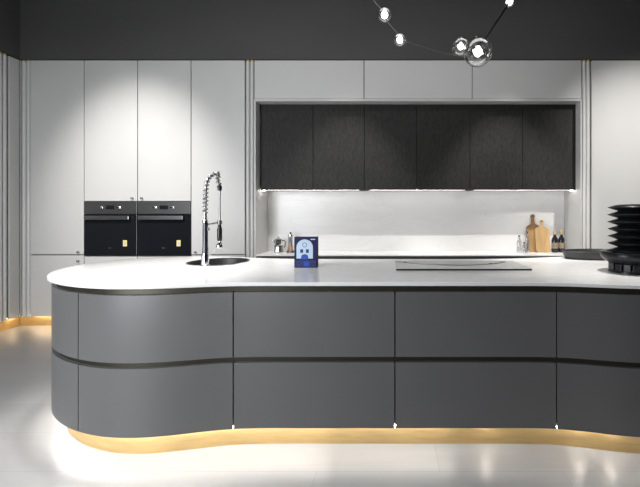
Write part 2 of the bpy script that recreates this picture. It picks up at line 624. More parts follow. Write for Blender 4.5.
lx = [NX0 + 0.001, bxp(364), bxp(472.3), NX1 - 0.001]
for i, lab in enumerate(('grey lift-up cabinet over the niche, nearest the tall cabinets on the left',
                         'grey lift-up cabinet over the niche, middle of three, beside the glass globes',
                         'grey lift-up cabinet over the niche, rightmost of the three')):
    t = thing('overhead_cabinet', lab, 'cabinet', ((lx[i] + lx[i + 1]) / 2, FACE + 0.02, ZN), 'grey lift-up cabinets above the niche')
    obj('body', box(lx[i] + 0.001, lx[i + 1] - 0.001, FACE + 0.024, BACK, ZN + 0.001, ZTOP), 'cabinet_body', t)
    front(t, 'door', lx[i], lx[i + 1], ZN, ZTOP)

DK = 3.95
wx = [bxp(p, DK) for p in (260.5, 313.0, 364.2, 416.8, 470, 522.5, 576.6)]
ZW0, ZW1 = bz(190.0, DK), ZN - 0.025
labs = ('blackened oak wall cabinet at the left end, above the metal pots',
        'blackened oak wall cabinet in the middle of the niche',
        'blackened oak wall cabinet at the right end, above the chopping boards')
for i in range(3):
    a, b, c = wx[2 * i], wx[2 * i + 1], wx[2 * i + 2]
    t = thing('wall_cabinet', labs[i], 'cabinet', (b, DK + 0.02, ZW0), 'dark wall cabinets in the niche')
    obj('body', box(a + 0.001, c - 0.001, DK + 0.022, 4.5, ZW0 + 0.008, ZW1), 'slot', t)
    for x0, x1 in ((a, b), (b, c)):
        obj('door', box(x0 + 0.0025, x1 - 0.0025, DK, DK + 0.02, ZW0, ZW1 - 0.003), 'oak', t, bevel=0.0015)
    obj('light_strip', box(a + 0.05, c - 0.05, DK + 0.024, DK + 0.034, ZW0 + 0.0005, ZW0 + 0.007), 'led_wall', t)
    if i < 2:
        obj('bracket', box(c - 0.055, c - 0.003, DK + 0.001, DK + 0.020, ZW0 - 0.012, ZW0 - 0.0005), 'slot', t)
# small round downlights at both ends of the niche
for px, lab in ((262.5, 'small downlight beneath the dark cabinets at the niche left end'), (573.5, 'small downlight beneath the dark cabinets at the niche right end')):
    x = bxp(px, DK)
    y = 3.995
    o = tag(obj('downlight', lathe([(0, ZW0 - 0.006), (0.016, ZW0 - 0.006), (0.018, ZW0 + 0.0075), (0, ZW0 + 0.0075)], 24, x, y), 'downlight', org=(x, y, ZW0)), lab, 'lamp', 'niche downlights')
# dark fillers behind
struct('trim_3', box(XI0 + 0.001, XI1 - 0.001, SPL, SPL + 0.02, 0.78, ZW0 + 0.006), 'marble')

ZB = 0.805
t = thing('base_cabinet', 'long low cabinet under the back counter, only its dark top channel shows', 'cabinet', (0.2, FACE + 0.03, 0))
obj('body', box(XI0 + 0.002, XI1 - 0.002, FACE + 0.03, SPL - 0.001, 0.10, ZB - 0.0155), 'slot', t)
obj('plinth', box(XI0 + 0.002, XI1 - 0.002, FACE + 0.07, FACE + 0.09, 0, 0.0995), 'gold', t)
for i in range(4):
    a = XI0 + 0.004 + (XI1 - XI0 - 0.008) * i / 4
    b = XI0 + 0.004 + (XI1 - XI0 - 0.008) * (i + 1) / 4
    obj('door', box(a + 0.002, b - 0.002, FACE + 0.008, FACE + 0.029, 0.12, ZB - 0.06), 'cabinet', t, bevel=0.002)
tag(obj('back_counter', box(XI0 + 0.001, XI1 - 0.001, FACE + 0.001, SPL - 0.001, ZB - 0.015, ZB), 'top', org=(0.2, FACE, ZB - 0.015), bevel=0.002),
    'thin white counter in the niche, under the backsplash', 'counter')


# ------------------------------------------------------------------ ovens
def oven(x0, x1, label, z0=ZO0, z1=ZO1):
    t = thing('built_in_oven', label, 'oven', ((x0 + x1) / 2, FACE, z0), 'pair of built-in ovens')
    xa, xb = x0 + 0.004, x1 - 0.004
    zc = bz(214.0)
    yf = FACE - 0.006
    obj('body', box(xa + 0.01, xb - 0.01, FACE + 0.022, 4.42, z0 + 0.004, z1 - 0.004), 'slot', t)
    p = obj('control_panel', box(xa, xb, yf, FACE + 0.0215, zc + 0.002, z1), 'darksteel', t, bevel=0.002)
    d = obj('door', box(xa, xb, yf, FACE + 0.0215, z0, zc - 0.002), 'ovenglass', t, bevel=0.003)
    W = x1 - x0
    zm = bz(207.4)
    for fx in (0.335, 0.66):
        bm = lathe([(0, 0), (0.019, 0), (0.019, 0.004), (0.014, 0.006), (0.013, 0.022), (0.011, 0.024), (0, 0.024)], 28)
        bmesh.ops.rotate(bm, verts=bm.verts[:], matrix=Matrix.Rotation(PI / 2, 3, 'X'))
        bmesh.ops.translate(bm, verts=bm.verts[:], vec=(x0 + W * fx, yf, zm))
        k = obj('knob', bm, 'chrome', p, smooth=True)
        obj('pointer', box(x0 + W * fx - 0.002, x0 + W * fx + 0.002, yf - 0.0252, yf - 0.0242, zm, zm + 0.011), 'slot', k)
    obj('display', box(x0 + W * 0.42, x0 + W * 0.575, yf - 0.002, yf + 0.001, zm - 0.022, zm + 0.022), 'black', p)
    zh0, zh1 = bz(219.6), bz(215.8)
    h = obj('handle', box(xa + 0.026, x0 + W * 0.88, yf - 0.034, yf - 0.020, zh0, zh1), 'steel', d, bevel=0.004)
    for fx in (0.08, 0.82):
        obj('bracket', box(x0 + W * fx, x0 + W * fx + 0.02, yf - 0.0195, yf, zh0 + 0.01, zh1 - 0.01), 'darksteel', h)
    cx, cz = x0 + W * 0.775, bz(243.2)
    s = obj('sticker', box(cx - 0.022, cx + 0.022, yf - 0.0012, yf + 0.0002, cz - 0.034, cz + 0.034), 'sticker', d)
    obj('print', box(cx - 0.012, cx + 0.012, yf - 0.0018, yf - 0.0010, cz - 0.02, cz + 0.022), 'paper', s)
    cx, cz = x0 + W * 0.49, bz(248)
    obj('logo', box(cx - 0.018, cx + 0.018, yf - 0.0012, yf + 0.0002, cz - 0.004, cz + 0.004), 'steel', d)
    return t


ov = oven(cols[1], cols[2], 'black glass built-in oven on the left of the pair')
dup(ov, ov.location + Vector((cols[2] - cols[1], 0, 0)), 'black glass built-in oven on the right of the pair, nearer the faucet')

# ------------------------------------------------------------------ island
left = [(-.30, 1.803), (-.60, 1.803), (-.78, 1.803), (-.90, 1.797), (-1.045, 1.762), (-1.181, 1.732), (-1.317, 1.716), (-1.477, 1.724), (-1.62, 1.760),
        (-1.81, 1.840), (-1.98, 1.958), (-2.142, 2.147), (-2.228, 2.380), (-2.238, 2.560), (-2.19, 2.71), (-2.07, 2.84), (-1.92, 2.92), (-1.70, 2.95),
        (-1.42, 2.92), (-1.16, 2.84), (-.86, 2.775), (-.60, 2.76), (-.30, 2.76)]
ctrl = left + [(-x, y) for x, y in reversed(left)]
# travel: front middle -> left end -> rear middle -> right end -> front middle
base = [Vector((p[0], p[1])) for p in catmull([(x, y, 0) for x, y in ctrl], 12, True)]
# resample evenly and smooth
def resample(pts, n):
    d = [0]
    m = len(pts)
    for i in range(m):
        d.append(d[-1] + (pts[(i + 1) % m] - pts[i]).length)
    T = d[-1]
    out, j = [], 0
    for k in range(n):
        s = T * k / n
        while d[j + 1] < s:
            j += 1
        f = (s - d[j]) / max(1e-9, d[j + 1] - d[j])
        out.append(pts[j].lerp(pts[(j + 1) % m], f))
    return out
NC = 720
base = resample(base, NC)
for it in range(120):
    q = [base[i] * 0.5 + (base[i - 1] + base[(i + 1) % NC]) * 0.25 for i in range(NC)]
    base = q
nrm = []
for i in range(NC):
    tdir = (base[(i + 3) % NC] - base[i - 3]).normalized()
    # travelling front -> left -> rear, the outside lies on the left-hand side turned by +90 degrees
    nrm.append(Vector((-tdir.y, tdir.x)))
ctr = Vector((0, 2.3))
if (base[0] + nrm[0] * 0.01 - ctr).length < (base[0] - ctr).length:
    nrm = [-n for n in nrm]


def off(d):
    return [base[i] - nrm[i] * d for i in range(NC)]


def near(px, ins=0.018):
    """index of the front outline point met by the plan ray of image column px"""
    sl = (px - 394.5) / F
    pts = off(ins)
    best = None
    for i, p in enumerate(pts):
        if p.y < 2.0:
            e = abs(p.x - sl * p.y)
            if best is None or e < best[0]:
                best = (e, i)
    return best[1]


ZT, ZTB = 0.897, 0.877
PT, PM1, PM0, PB = 0.8425, 0.4985, 0.470, 0.122

island = thing('kitchen_island', 'long grey island with rounded ends and two rows of drawers on a lit brass plinth', 'kitchen island', (0, 2.3, 0))


def ring(bm, o_out, o_in, z0, z1, i0=0, i1=NC, closed=True):
    """a wall that follows the plan outline between two insets"""
    A, B = off(o_out), off(o_in)
    idx = [k % NC for k in range(i0, i1 + (0 if closed else 1))]
    rows = []
    for k in idx:
        rows.append([bm.verts.new((A[k].x, A[k].y, z0)), bm.verts.new((A[k].x, A[k].y, z1)),
                     bm.verts.new((B[k].x, B[k].y, z1)), bm.verts.new((B[k].x, B[k].y, z0))])
    m = len(rows)
    for j in range(m if closed else m - 1):
        a, b = rows[j], rows[(j + 1) % m]
        for e in range(4):
            bm.faces.new((a[e], a[(e + 1) % 4], b[(e + 1) % 4], b[e]))
    if not closed:
        bm.faces.new(rows[0])
        bm.faces.new(rows[-1][::-1])
    return bm


def solid(o, z0, z1):
    return prism([(p.x, p.y) for p in off(o)], z0, z1)


# carcass in dark bronze: a wall ring leaving room for the sink bowl, with a bottom
bm = ring(bmesh.new(), 0.043, 0.063, PB + 0.002, ZTB - 0.0005)
obj('body', bm, 'bronze', island, smooth=True)
obj('base_panel', solid(0.0635, PB + 0.002, PB + 0.02), 'slot', island)
bm = ring(bmesh.new(), 0.018 + 0.063, 0.018 + 0.083, 0.0, PB + 0.0015)
obj('plinth', bm, 'gold', island, smooth=True)

jl, jl2, j0, jr = near(233), near(78.8), near(394.5), near(555.5)
jr2 = (NC - jl2) % NC
jb = NC // 2
cuts = sorted({jl, jl2, j0 if j0 > 5 else 0, jr, jb, NC // 2 - 75, NC // 2 + 75})
cuts = sorted(set([c % NC for c in cuts]))
seglen = sum((base[i] - base[i - 1]).length for i in range(NC)) / NC


def fpanel(i0, i1, z0, z1, gap):
    """a curved front between two joints with the joint gap taken off both ends"""
    A, B = off(0.018), off(0.040)
    n = i1 - i0
    L = n * seglen
    g = gap / 2 / L
    fr = [g + (1 - 2 * g) * k / n for k in range(n + 1)]
    def at(P, f):
        s = i0 + f * n
        k = int(math.floor(s))
        return P[k % NC].lerp(P[(k + 1) % NC], s - k)
    bm = bmesh.new()
    e = 0.002
    rows = []
    for f in fr:
        a, b = at(A, f), at(B, f)
        a2 = a.lerp(b, e / 0.022)
        rows.append([bm.verts.new((a2.x, a2.y, z0)), bm.verts.new((a.x, a.y, z0 + e)), bm.verts.new((a.x, a.y, z1 - e)), bm.verts.new((a2.x, a2.y, z1)),
                     bm.verts.new((b.x, b.y, z1)), bm.verts.new((b.x, b.y, z0))])
    for a, b in zip(rows, rows[1:]):
        for q in range(6):
            bm.faces.new((a[q], a[(q + 1) % 6], b[(q + 1) % 6], b[q]))
    bm.faces.new(rows[0])
    bm.faces.new(rows[-1][::-1])
    return bm


for a, b in zip(cuts, cuts[1:] + [cuts[0] + NC]):
    obj('drawer_front', fpanel(a, b, PM1, PT, 0.0065), 'island', island, smooth=True)
    obj('drawer_front', fpanel(a, b, PB, PM0, 0.0065), 'island', island, smooth=True)

# light strips under the fronts, at the head of the plinth
def strip(i0, i1, m):
    obj('light_strip', ring(bmesh.new(), 0.052, 0.062, PB - 0.006, PB + 0.0015, i0, i1, False), m, island)
k455 = near(455)            # right of the middle: index counts down from NC
k330 = near(330)
strip(k330, NC // 2 - 60, 'led')
strip(NC // 2 - 58, NC // 2 + 58, 'led_low')
strip(NC // 2 + 60, k455 - 2 if k455 > NC // 2 else NC - 2, 'led_low')
# gentle step between the two strengths
M['led_mid'] = glow('medium_led', (0.98, 0.99, 1), 32)
strip(k455, NC + k330 - 2, 'led_mid')
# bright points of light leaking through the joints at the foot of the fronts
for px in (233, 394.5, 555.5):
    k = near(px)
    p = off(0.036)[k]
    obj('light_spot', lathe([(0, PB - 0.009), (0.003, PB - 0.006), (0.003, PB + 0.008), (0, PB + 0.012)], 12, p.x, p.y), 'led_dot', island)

M['spot_led'] = glow('plinth_spot_led', (1, 0.98, 0.96), 130)
for px in (487, 581, 612.5):
    p = off(0.068)[near(px, 0.068)]
    obj('light_spot', lathe([(0, PB - 0.016), (0.007, PB - 0.014), (0.007, PB + 0.0015), (0, PB + 0.0015)], 16, p.x, p.y), 'spot_led', island)

# worktop with the round sink opening
SX, SY, SR = -1.328, 2.61, 0.209


def worktop():
    bm = bmesh.new()
    e = 0.003
    out = off(0)
    inn = off(e)
    nH = 72
    hole = [(SX + SR * math.cos(2 * PI * k / nH), SY + SR * math.sin(2 * PI * k / nH)) for k in range(nH)]
    def loop(pts, z):
        vs = [bm.verts.new((p[0], p[1], z)) for p in pts]
        return vs, [bm.edges.new((vs[k], vs[(k + 1) % len(vs)])) for k in range(len(vs))]
    tv, te = loop(inn, ZT)
    hv, he = loop(hole, ZT)
    bmesh.ops.triangle_fill(bm, edges=te + he, use_beauty=True)
    bv, be = loop(inn, ZTB)
    gv, ge = loop(hole, ZTB)
    bmesh.ops.triangle_fill(bm, edges=be + ge, use_beauty=True)
    mv = [bm.verts.new((p.x, p.y, ZT - e)) for p in out]
    nv = [bm.verts.new((p.x, p.y, ZTB + e)) for p in out]
    for A, B in ((tv, mv), (mv, nv), (nv, bv), (hv, gv)):
        n = len(A)
        for k in range(n):
            bm.faces.new((A[k], A[(k + 1) % n], B[(k + 1) % n], B[k]))
    return bm


tag(obj('worktop', worktop(), 'top', org=(0, 2.3, ZTB)), 'continuous white worktop of the island with curved ends', 'worktop')

# sink
t = thing('sink', 'round black sink set into the white worktop beside the faucet', 'sink', (SX, SY, ZT - 0.20))
obj('bowl', lathe([(0, ZT - 0.205), (SR - 0.06, ZT - 0.205), (SR - 0.02, ZT - 0.19), (SR - 0.004, ZT - 0.15), (SR - 0.003, ZT - 0.001), (SR + 0.006, ZT + 0.0005),
                   (SR + 0.006, ZT + 0.003), (SR - 0.006, ZT + 0.003), (SR - 0.010, ZT - 0.004), (SR - 0.012, ZT - 0.148), (SR - 0.03, ZT - 0.182), (SR - 0.07, ZT - 0.196), (0, ZT - 0.197)], 72, SX, SY), 'sink', t, smooth=True)
obj('drain', lathe([(0, ZT - 0.1968), (0.04, ZT - 0.1968), (0.04, ZT - 0.192), (0.03, ZT - 0.190), (0, ZT - 0.191)], 32, SX, SY), 'steel', t, smooth=True)

# ------------------------------------------------------------------ spring faucet
FXD = 2.36
FX = (205.3 - 394.5) / F * FXD


def fz(py):
    return HC - (py - 215) / F * FXD


t = thing('faucet', 'tall chrome spring faucet with a pull-down spray, standing beside the sink', 'faucet', (FX, FXD, ZT))
obj('base', lathe([(0, ZT), (0.030, ZT), (0.030, ZT + 0.008), (0.024, ZT + 0.014), (0.023, fz(255)), (0.019, fz(253)), (0, fz(253))], 32, FX, FXD), 'chrome', t, smooth=True)
obj('column', lathe([(0, fz(253) + .0005), (0.0185, fz(253) + .0005), (0.0185, fz(248)), (0.0165, fz(247)), (0.0165, fz(222.5)), (0, fz(222.5))], 28, FX, FXD), 'gunmetal', t, smooth=True)
obj('collar', lathe([(0, fz(222.5) + .0005), (0.019, fz(222.5) + .0005), (0.019, fz(220.5)), (0.0125, fz(219.8)), (0.0125, fz(213)), (0, fz(213))], 28, FX, FXD), 'chrome', t, smooth=True)
EX = (219.7 - 394.5) / F * (FXD + 0.07)
EY = FXD + 0.07
def ez(py):
    return HC - (py - 215) / F * EY
path = catmull([(FX, FXD, fz(213)), (FX + 0.002, FXD, fz(200)), (FX + 0.006, FXD, fz(186)), (FX + 0.018, FXD + 0.01, fz(178)), (FX + 0.040, FXD + 0.028, fz(174)),
                (FX + 0.068, FXD + 0.048, ez(174.3)), (EX - 0.010, EY - 0.004, ez(180)), (EX, EY, ez(187))], 20)
core = obj('hose', tube(path, 0.0075, 10), 'darksteel', t, smooth=True)
# spring coil around the hose
d = [0]
for a, b in zip(path, path[1:]):
    d.append(d[-1] + (b - a).length)
T = d[-1]
turns = 15
pts = []
for k in range(turns * 12 + 1):
    s = T * 0.985 * k / (turns * 12)
    j = max(i for i in range(len(d)) if d[i] <= s + 1e-9)
    j = min(j, len(path) - 2)
    f = (s - d[j]) / (d[j + 1] - d[j])
    p = path[j].lerp(path[j + 1], f)
    tg = (path[j + 1] - path[j]).normalized()
    v = Vector((0.58, -0.81, 0))
    u = tg.cross(v).normalized()
    v2 = u.cross(tg)
    a = 2 * PI * k / 12
    pts.append(p + (u * math.cos(a) + v2 * math.sin(a)) * 0.0135)
obj('spring', tube(pts, 0.0046, 8), 'steel', t, smooth=True)
obj('coupling', lathe([(0, ez(190.5)), (0.013, ez(190.5)), (0.015, ez(189)), (0.015, ez(187)), (0.011, ez(185.5)), (0, ez(185.5))], 20, EX, EY), 'black', t, smooth=True)
obj('hose', tube([(EX, EY, ez(190.5)), (EX - 0.001, EY, ez(205)), (EX, EY, ez(222))], 0.007, 12), 'steel', t, smooth=True)
# holder arm from column to spray
obj('holder_arm', tube([(FX + 0.014, FXD + 0.010, fz(224.3)), (EX - 0.012, EY - 0.008, ez(222.6))], 0.0055, 12), 'steel', t, smooth=True)
obj('holder_ring', lathe([(0.0085, ez(224.5)), (0.015, ez(224.5)), (0.015, ez(220.5)), (0.0085, ez(220.5)), (0.0085, ez(224.5))], 20, EX, EY), 'darksteel', t, smooth=True)
sp = obj('spray_handle', lathe([(0, ez(241)), (0.013, ez(241)), (0.0165, ez(239)), (0.0165, ez(229.5)), (0.012, ez(227)), (0.008, ez(224)), (0, ez(222))], 24, EX, EY), 'black', t, smooth=True)
obj('spray_head', lathe([(0, ez(248)), (0.022, ez(248)), (0.024, ez(246.5)), (0.020, ez(244.5)), (0.009, ez(242.5)), (0.008, ez(241) - .0005), (0, ez(241) - .0005)], 24, EX, EY), 'chrome', sp, smooth=True)
obj('lever', tube([(FX + 0.018, FXD, fz(257)), (FX + 0.045, FXD + 0.004, fz(253)), (FX + 0.076, FXD + 0.012, fz(247.5))], [0.004, 0.003, 0.0025], 10), 'steel', t, smooth=True)
obj('button', lathe([(0, fz(230.5)), (0.007, fz(230.5)), (0.007, fz(227.5)), (0, fz(227.5))], 14, FX + 0.023, FXD - 0.002), 'darksteel', t, smooth=True)

# ------------------------------------------------------------------ hob
hx0, hx1 = 0.008, 0.874
hy0, hy1 = 2.186, 2.56
t = thing('hob', 'flat grey glass hob with a dark front edge, set on the worktop', 'hob', ((hx0 + hx1) / 2, (hy0 + hy1) / 2, ZT))
obj('glass', box(hx0, hx1, hy0, hy1, ZT + 0.0105, ZT + 0.013), 'hob', t, bevel=0.0008)
obj('frame', box(hx0 + 0.002, hx1 - 0.002, hy0 + 0.001, hy1 - 0.002, ZT + 0.0002, ZT + 0.0103), 'black', t)
arc = catmull([(0.01, 2.530, 0), (0.07, 2.470, 0), (0.17, 2.400, 0), (0.28, 2.355, 0), (0.42, 2.335, 0), (0.54, 2.345, 0), (0.65, 2.385, 0), (0.74, 2.445, 0), (0.80, 2.52, 0)], 8)  # raised dark arc across the glass, with two chrome dots on it
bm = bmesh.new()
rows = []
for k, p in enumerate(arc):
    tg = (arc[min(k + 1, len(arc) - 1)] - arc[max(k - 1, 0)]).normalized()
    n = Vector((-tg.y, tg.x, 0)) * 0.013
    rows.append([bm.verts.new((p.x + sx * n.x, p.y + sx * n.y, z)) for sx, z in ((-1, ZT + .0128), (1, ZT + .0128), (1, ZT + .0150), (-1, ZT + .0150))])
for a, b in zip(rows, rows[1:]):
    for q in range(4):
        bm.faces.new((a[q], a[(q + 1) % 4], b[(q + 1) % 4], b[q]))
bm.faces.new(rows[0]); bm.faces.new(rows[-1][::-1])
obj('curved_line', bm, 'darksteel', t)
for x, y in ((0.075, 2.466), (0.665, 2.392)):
    obj('chrome_dot', lathe([(0, ZT + .0151), (0.014, ZT + .0151), (0.012, ZT + .0185), (0, ZT + .0185)], 20, x, y), 'chrome', t, smooth=True)

# ------------------------------------------------------------------ blue display box on the island
BD = 2.30
bx0, bx1 = (294.2 - 394.5) / F * BD, (317 - 394.5) / F * BD
bh = 0.206
t = thing('display_box', 'small navy blue box with a pale arch picture, standing on the worktop', 'box', ((bx0 + bx1) / 2, BD, ZT))
obj('carton', box(bx0, bx1, BD, BD + 0.045, ZT + 0.0003, ZT + bh), 'navy', t, bevel=0.0015)
W = bx1 - bx0
def q(u, v):
    return bx0 + W * u, ZT + bh * v
ar = [q(0.10, 0.30), q(0.10, 0.66)]
for k in range(17):
    a = PI - PI * k / 16
    ar.append(q(0.46 + 0.36 * math.cos(a), 0.66 + 0.26 * math.sin(a)))
ar += [q(0.82, 0.30), q(0.62, 0.30), q(0.62, 0.36)]
for k in range(9):
    a = PI * k / 8
    ar.append(q(0.46 + 0.15 * math.cos(a), 0.36 + 0.08 * math.sin(a)))
ar += [q(0.30, 0.30)]
obj('arch_print', prism(ar, BD - 0.0010, BD + 0.0004, 'y'), 'paper', t)
rg = bmesh.new()
n = 28
rr = []
for k in range(n):
    a = 2 * PI * k / n
    row = []
    for rad, y in ((0.0125, BD - .0016), (0.0155, BD - .0016), (0.0155, BD - .0009), (0.0125, BD - .0009)):
        cx, cz = q(0.46, 0.74)
        row.append(rg.verts.new((cx + rad * math.cos(a), y, cz + rad * math.sin(a))))
    rr.append(row)
for k in range(n):
    a, b = rr[k], rr[(k + 1) % n]
    for e in range(4):
        rg.faces.new((a[e], a[(e + 1) % 4], b[(e + 1) % 4], b[e]))
obj('circle_print', rg, 'midblue', t)
for u in (0.33, 0.58):
    (xa, za), (xb, zb) = q(u - 0.065, 0.485), q(u + 0.065, 0.60)
    obj('square_print', box(xa, xb, BD - .0016, BD - .0009, za, zb), 'midblue', t)
half = [q(0.30, 0.27)] + [q(0.46 + 0.145 * math.cos(PI - PI * k / 12), 0.34 + 0.085 * math.sin(PI - PI * k / 12)) for k in range(13)] + [q(0.62, 0.27)]
obj('arch_base_print', prism(half, BD - 0.0012, BD + 0.0004, 'y'), 'blue', t)
(xa, za), (xb, zb) = q(0.05, 0.03), q(0.95, 0.24)
obj('caption_band', box(xa, xb, BD - .0010, BD + .0004, za, zb), 'midblue', t)
(xa, za), (xb, zb) = q(0.42, 0.05), q(0.66, 0.20)
obj('caption_mark', box(xa, xb, BD - .0016, BD - .0009, za, zb), 'blue', t)
(xa, za), (xb, zb) = q(0.72, 0.905), q(0.92, 0.935)
obj('corner_mark', box(xa, xb, BD - .0010, BD + .0004, za, zb), 'paper', t)

# ------------------------------------------------------------------ black bowl, ribbed vase and tray on the right end
VX, VY = 1.455, 2.13
t = thing('footed_bowl', 'wide black glossy bowl on an openwork foot, under the ribbed vase', 'bowl', (VX, VY, ZT))
zf = 0.953
obj('bowl', lathe([(0, zf), (0.115, zf), (0.135, zf + 0.012), (0.154, zf + 0.030), (0.163, zf + 0.046), (0.161, zf + 0.060), (0.155, zf + 0.070), (0.140, zf + 0.074),
                   (0.125, zf + 0.070), (0.112, zf + 0.055), (0.10, zf + 0.040), (0, zf + 0.038)], 72, VX, VY), 'blackmat', t, smooth=True)
obj('foot_ring', lathe([(0.095, ZT + 0.0003), (0.116, ZT + 0.0003), (0.116, ZT + 0.012), (0.095, ZT + 0.012), (0.095, ZT + 0.0003)], 60, VX, VY), 'blackmat', t, smooth=True)
nl = 15
for k in range(nl):
    a = 2 * PI * (k + 0.5) / nl
    bm = box(-0.0185, 0.0185, -0.0095, 0.0095, ZT + 0.0121, zf - 0.0003)
    bmesh.ops.rotate(bm, verts=bm.verts[:], matrix=Matrix.Rotation(a + PI / 2, 3, 'Z'))
    bmesh.ops.translate(bm, verts=bm.verts[:], vec=(VX + 0.1055 * math.cos(a), VY + 0.1055 * math.sin(a), 0))
    obj('foot_post', bm, 'blackmat', t, bevel=0.003)

zb0, zt1 = zf + 0.0385, 1.314
prof = [(0, zb0), (0.064, zb0)]
tips = [HC - (p - 215) * VY / F for p in (243.5, 236.3, 229.1, 221.9, 214.7, 207.4)]
step = tips[1] - tips[0]
tips = [tips[0] - step] + tips
for k, z in enumerate(tips):
    if k:
        prof += [(0.064, z - step * 0.5)]
    prof += [(0.118, z - 0.002), (0.1195, z), (0.118, z + 0.002)]
prof += [(0.075, zt1 - 0.002), (0.070, zt1), (0.058, zt1 - 0.001), (0.055, zt1 - 0.02), (0.055, zb0 + 0.02), (0, zb0 + 0.018)]
prof = [p for p in prof if p[1] >= zb0]
tag(obj('ribbed_vase', lathe(prof, 80, VX, VY), 'blackmat', smooth=True, org=(VX, VY, zb0)), 'black accordion-ribbed vase standing in the footed bowl', 'vase')

# oval tray behind
TX, TY = 1.655, 2.79
bm = lathe([(0, ZT + 0.0005), (0.88, ZT + 0.0005), (0.93, ZT + 0.008), (0.985, ZT + 0.055), (1.0, ZT + 0.062), (0.985, ZT + 0.066), (0.95, ZT + 0.060), (0.80, ZT + 0.020), (0, ZT + 0.016)], 72)
for v in bm.verts:
    v.co.x = TX + v.co.x * 0.295
    v.co.y = TY + v.co.y * 0.145
tag(obj('serving_tray', bm, 'tray', smooth=True, org=(TX, TY, ZT)), 'low charcoal oval tray behind the footed bowl', 'tray')

# ------------------------------------------------------------------ things on the back counter
def cx_at(px, D):
    return (px - 394.5) / F * D


# moka pot
D = 4.08
x = cx_at(278.7, D)
t = thing('moka_pot', 'small shiny metal coffee pot with a curved handle, left of the pepper mill', 'coffee pot', (x, D, ZB))
obj('boiler', lathe([(0, ZB + .0003), (0.052, ZB + .0003), (0.056, ZB + 0.012), (0.046, ZB + 0.072), (0.042, ZB + 0.076), (0, ZB + 0.076)], 10, x, D), 'steel', t)
obj('upper_pot', lathe([(0, ZB + .0765), (0.043, ZB + .0765), (0.046, ZB + 0.088), (0.052, ZB + 0.145), (0.050, ZB + 0.148), (0, ZB + 0.148)], 10, x, D), 'chrome', t)
lid = obj('lid', lathe([(0, ZB + .1485), (0.050, ZB + .1485), (0.046, ZB + 0.160), (0.022, ZB + 0.172), (0, ZB + 0.174)], 20, x, D), 'chrome', t, smooth=True)
obj('knob', lathe([(0, ZB + .1742), (0.008, ZB + .1742), (0.013, ZB + 0.186), (0.008, ZB + 0.196), (0, ZB + 0.197)], 16, x, D), 'steel', lid, smooth=True)
obj('handle', tube(catmull([(x + 0.046, D - 0.012, ZB + 0.140), (x + 0.072, D - 0.02, ZB + 0.146), (x + 0.088, D - 0.025, ZB + 0.120), (x + 0.084, D - 0.024, ZB + 0.085), (x + 0.072, D - 0.02, ZB + 0.062)], 6), 0.007, 10), 'darksteel', t, smooth=True)
obj('spout', tube([(x - 0.042, D - 0.012, ZB + 0.115), (x - 0.058, D - 0.018, ZB + 0.140), (x - 0.066, D - 0.02, ZB + 0.150)], [0.012, 0.009, 0.006], 10), 'chrome', t, smooth=True)
obj('band', lathe([(0.0445, ZB + .0735), (0.0525, ZB + .0735), (0.0525, ZB + 0.081), (0.0475, ZB + 0.081), (0.0445, ZB + .0735)], 10, x, D), 'black', t)

# pepper mill
x = cx_at(290.6, D)
t = thing('pepper_mill', 'slim metal and wood pepper mill, right beside the navy display box', 'pepper mill', (x, D, ZB))
obj('foot', lathe([(0, ZB + .0003), (0.046, ZB + .0003), (0.047, ZB + 0.014), (0.034, ZB + 0.034), (0, ZB + 0.034)], 28, x, D), 'darksteel', t, smooth=True)
obj('wood_band', lathe([(0, ZB + .0345), (0.033, ZB + .0345), (0.031, ZB + 0.060), (0.026, ZB + 0.078), (0, ZB + 0.078)], 28, x, D), 'wood_warm', t, smooth=True)
obj('shaft', lathe([(0, ZB + .0785), (0.026, ZB + .0785), (0.024, ZB + 0.12), (0.028, ZB + 0.185), (0.033, ZB + 0.195), (0, ZB + 0.195)], 28, x, D), 'steel', t, smooth=True)
obj('cap', lathe([(0, ZB + .1955), (0.032, ZB + .1955), (0.030, ZB + 0.212), (0.014, ZB + 0.222), (0, ZB + 0.223)], 28, x, D), 'chrome', t, smooth=True)
obj('knob', lathe([(0, ZB + .2232), (0.006, ZB + .2232), (0.011, ZB + 0.232), (0.007, ZB + 0.242), (0, ZB + 0.243)], 16, x, D), 'black', t, smooth=True)

# glass cruets
def cruet(px, D, h, r, capr, label):
    x = cx_at(px, D)
    t = thing('cruet', label, 'cruet', (x, D, ZB), 'clear glass cruets')
    obj('bottle', lathe([(0, ZB + .0003), (r * 0.95, ZB + .0003), (r, ZB + 0.006), (r, ZB + h * 0.62), (r * 0.45, ZB + h * 0.80), (r * 0.38, ZB + h * 0.92), (r * 0.34, ZB + h * 0.92), (r * 0.40, ZB + h * 0.79),
                         (r * 0.92, ZB + h * 0.61), (r * 0.92, ZB + 0.012), (0, ZB + 0.010)], 28, x, D), 'cruetglass', t, smooth=True)
    obj('stopper', lathe([(0, ZB + h * 0.921), (capr, ZB + h * 0.921), (capr * 1.1, ZB + h * 0.97), (capr * 0.7, ZB + h), (0, ZB + h)], 18, x, D), 'black', t, smooth=True)
    obj('pour_tube', tube([(x, D, ZB + 0.02), (x, D, ZB + h * 0.90)], 0.0032, 8), 'steel', t, smooth=True)


cruet(519.2, 4.06, 0.205, 0.030, 0.011, 'clear glass cruet with black stopper, leftmost of the three')
cruet(524.3, 4.00, 0.130, 0.026, 0.011, 'short clear glass cruet between the two taller ones')
cruet(527.3, 4.10, 0.250, 0.027, 0.011, 'tallest clear glass cruet, against the large chopping board')


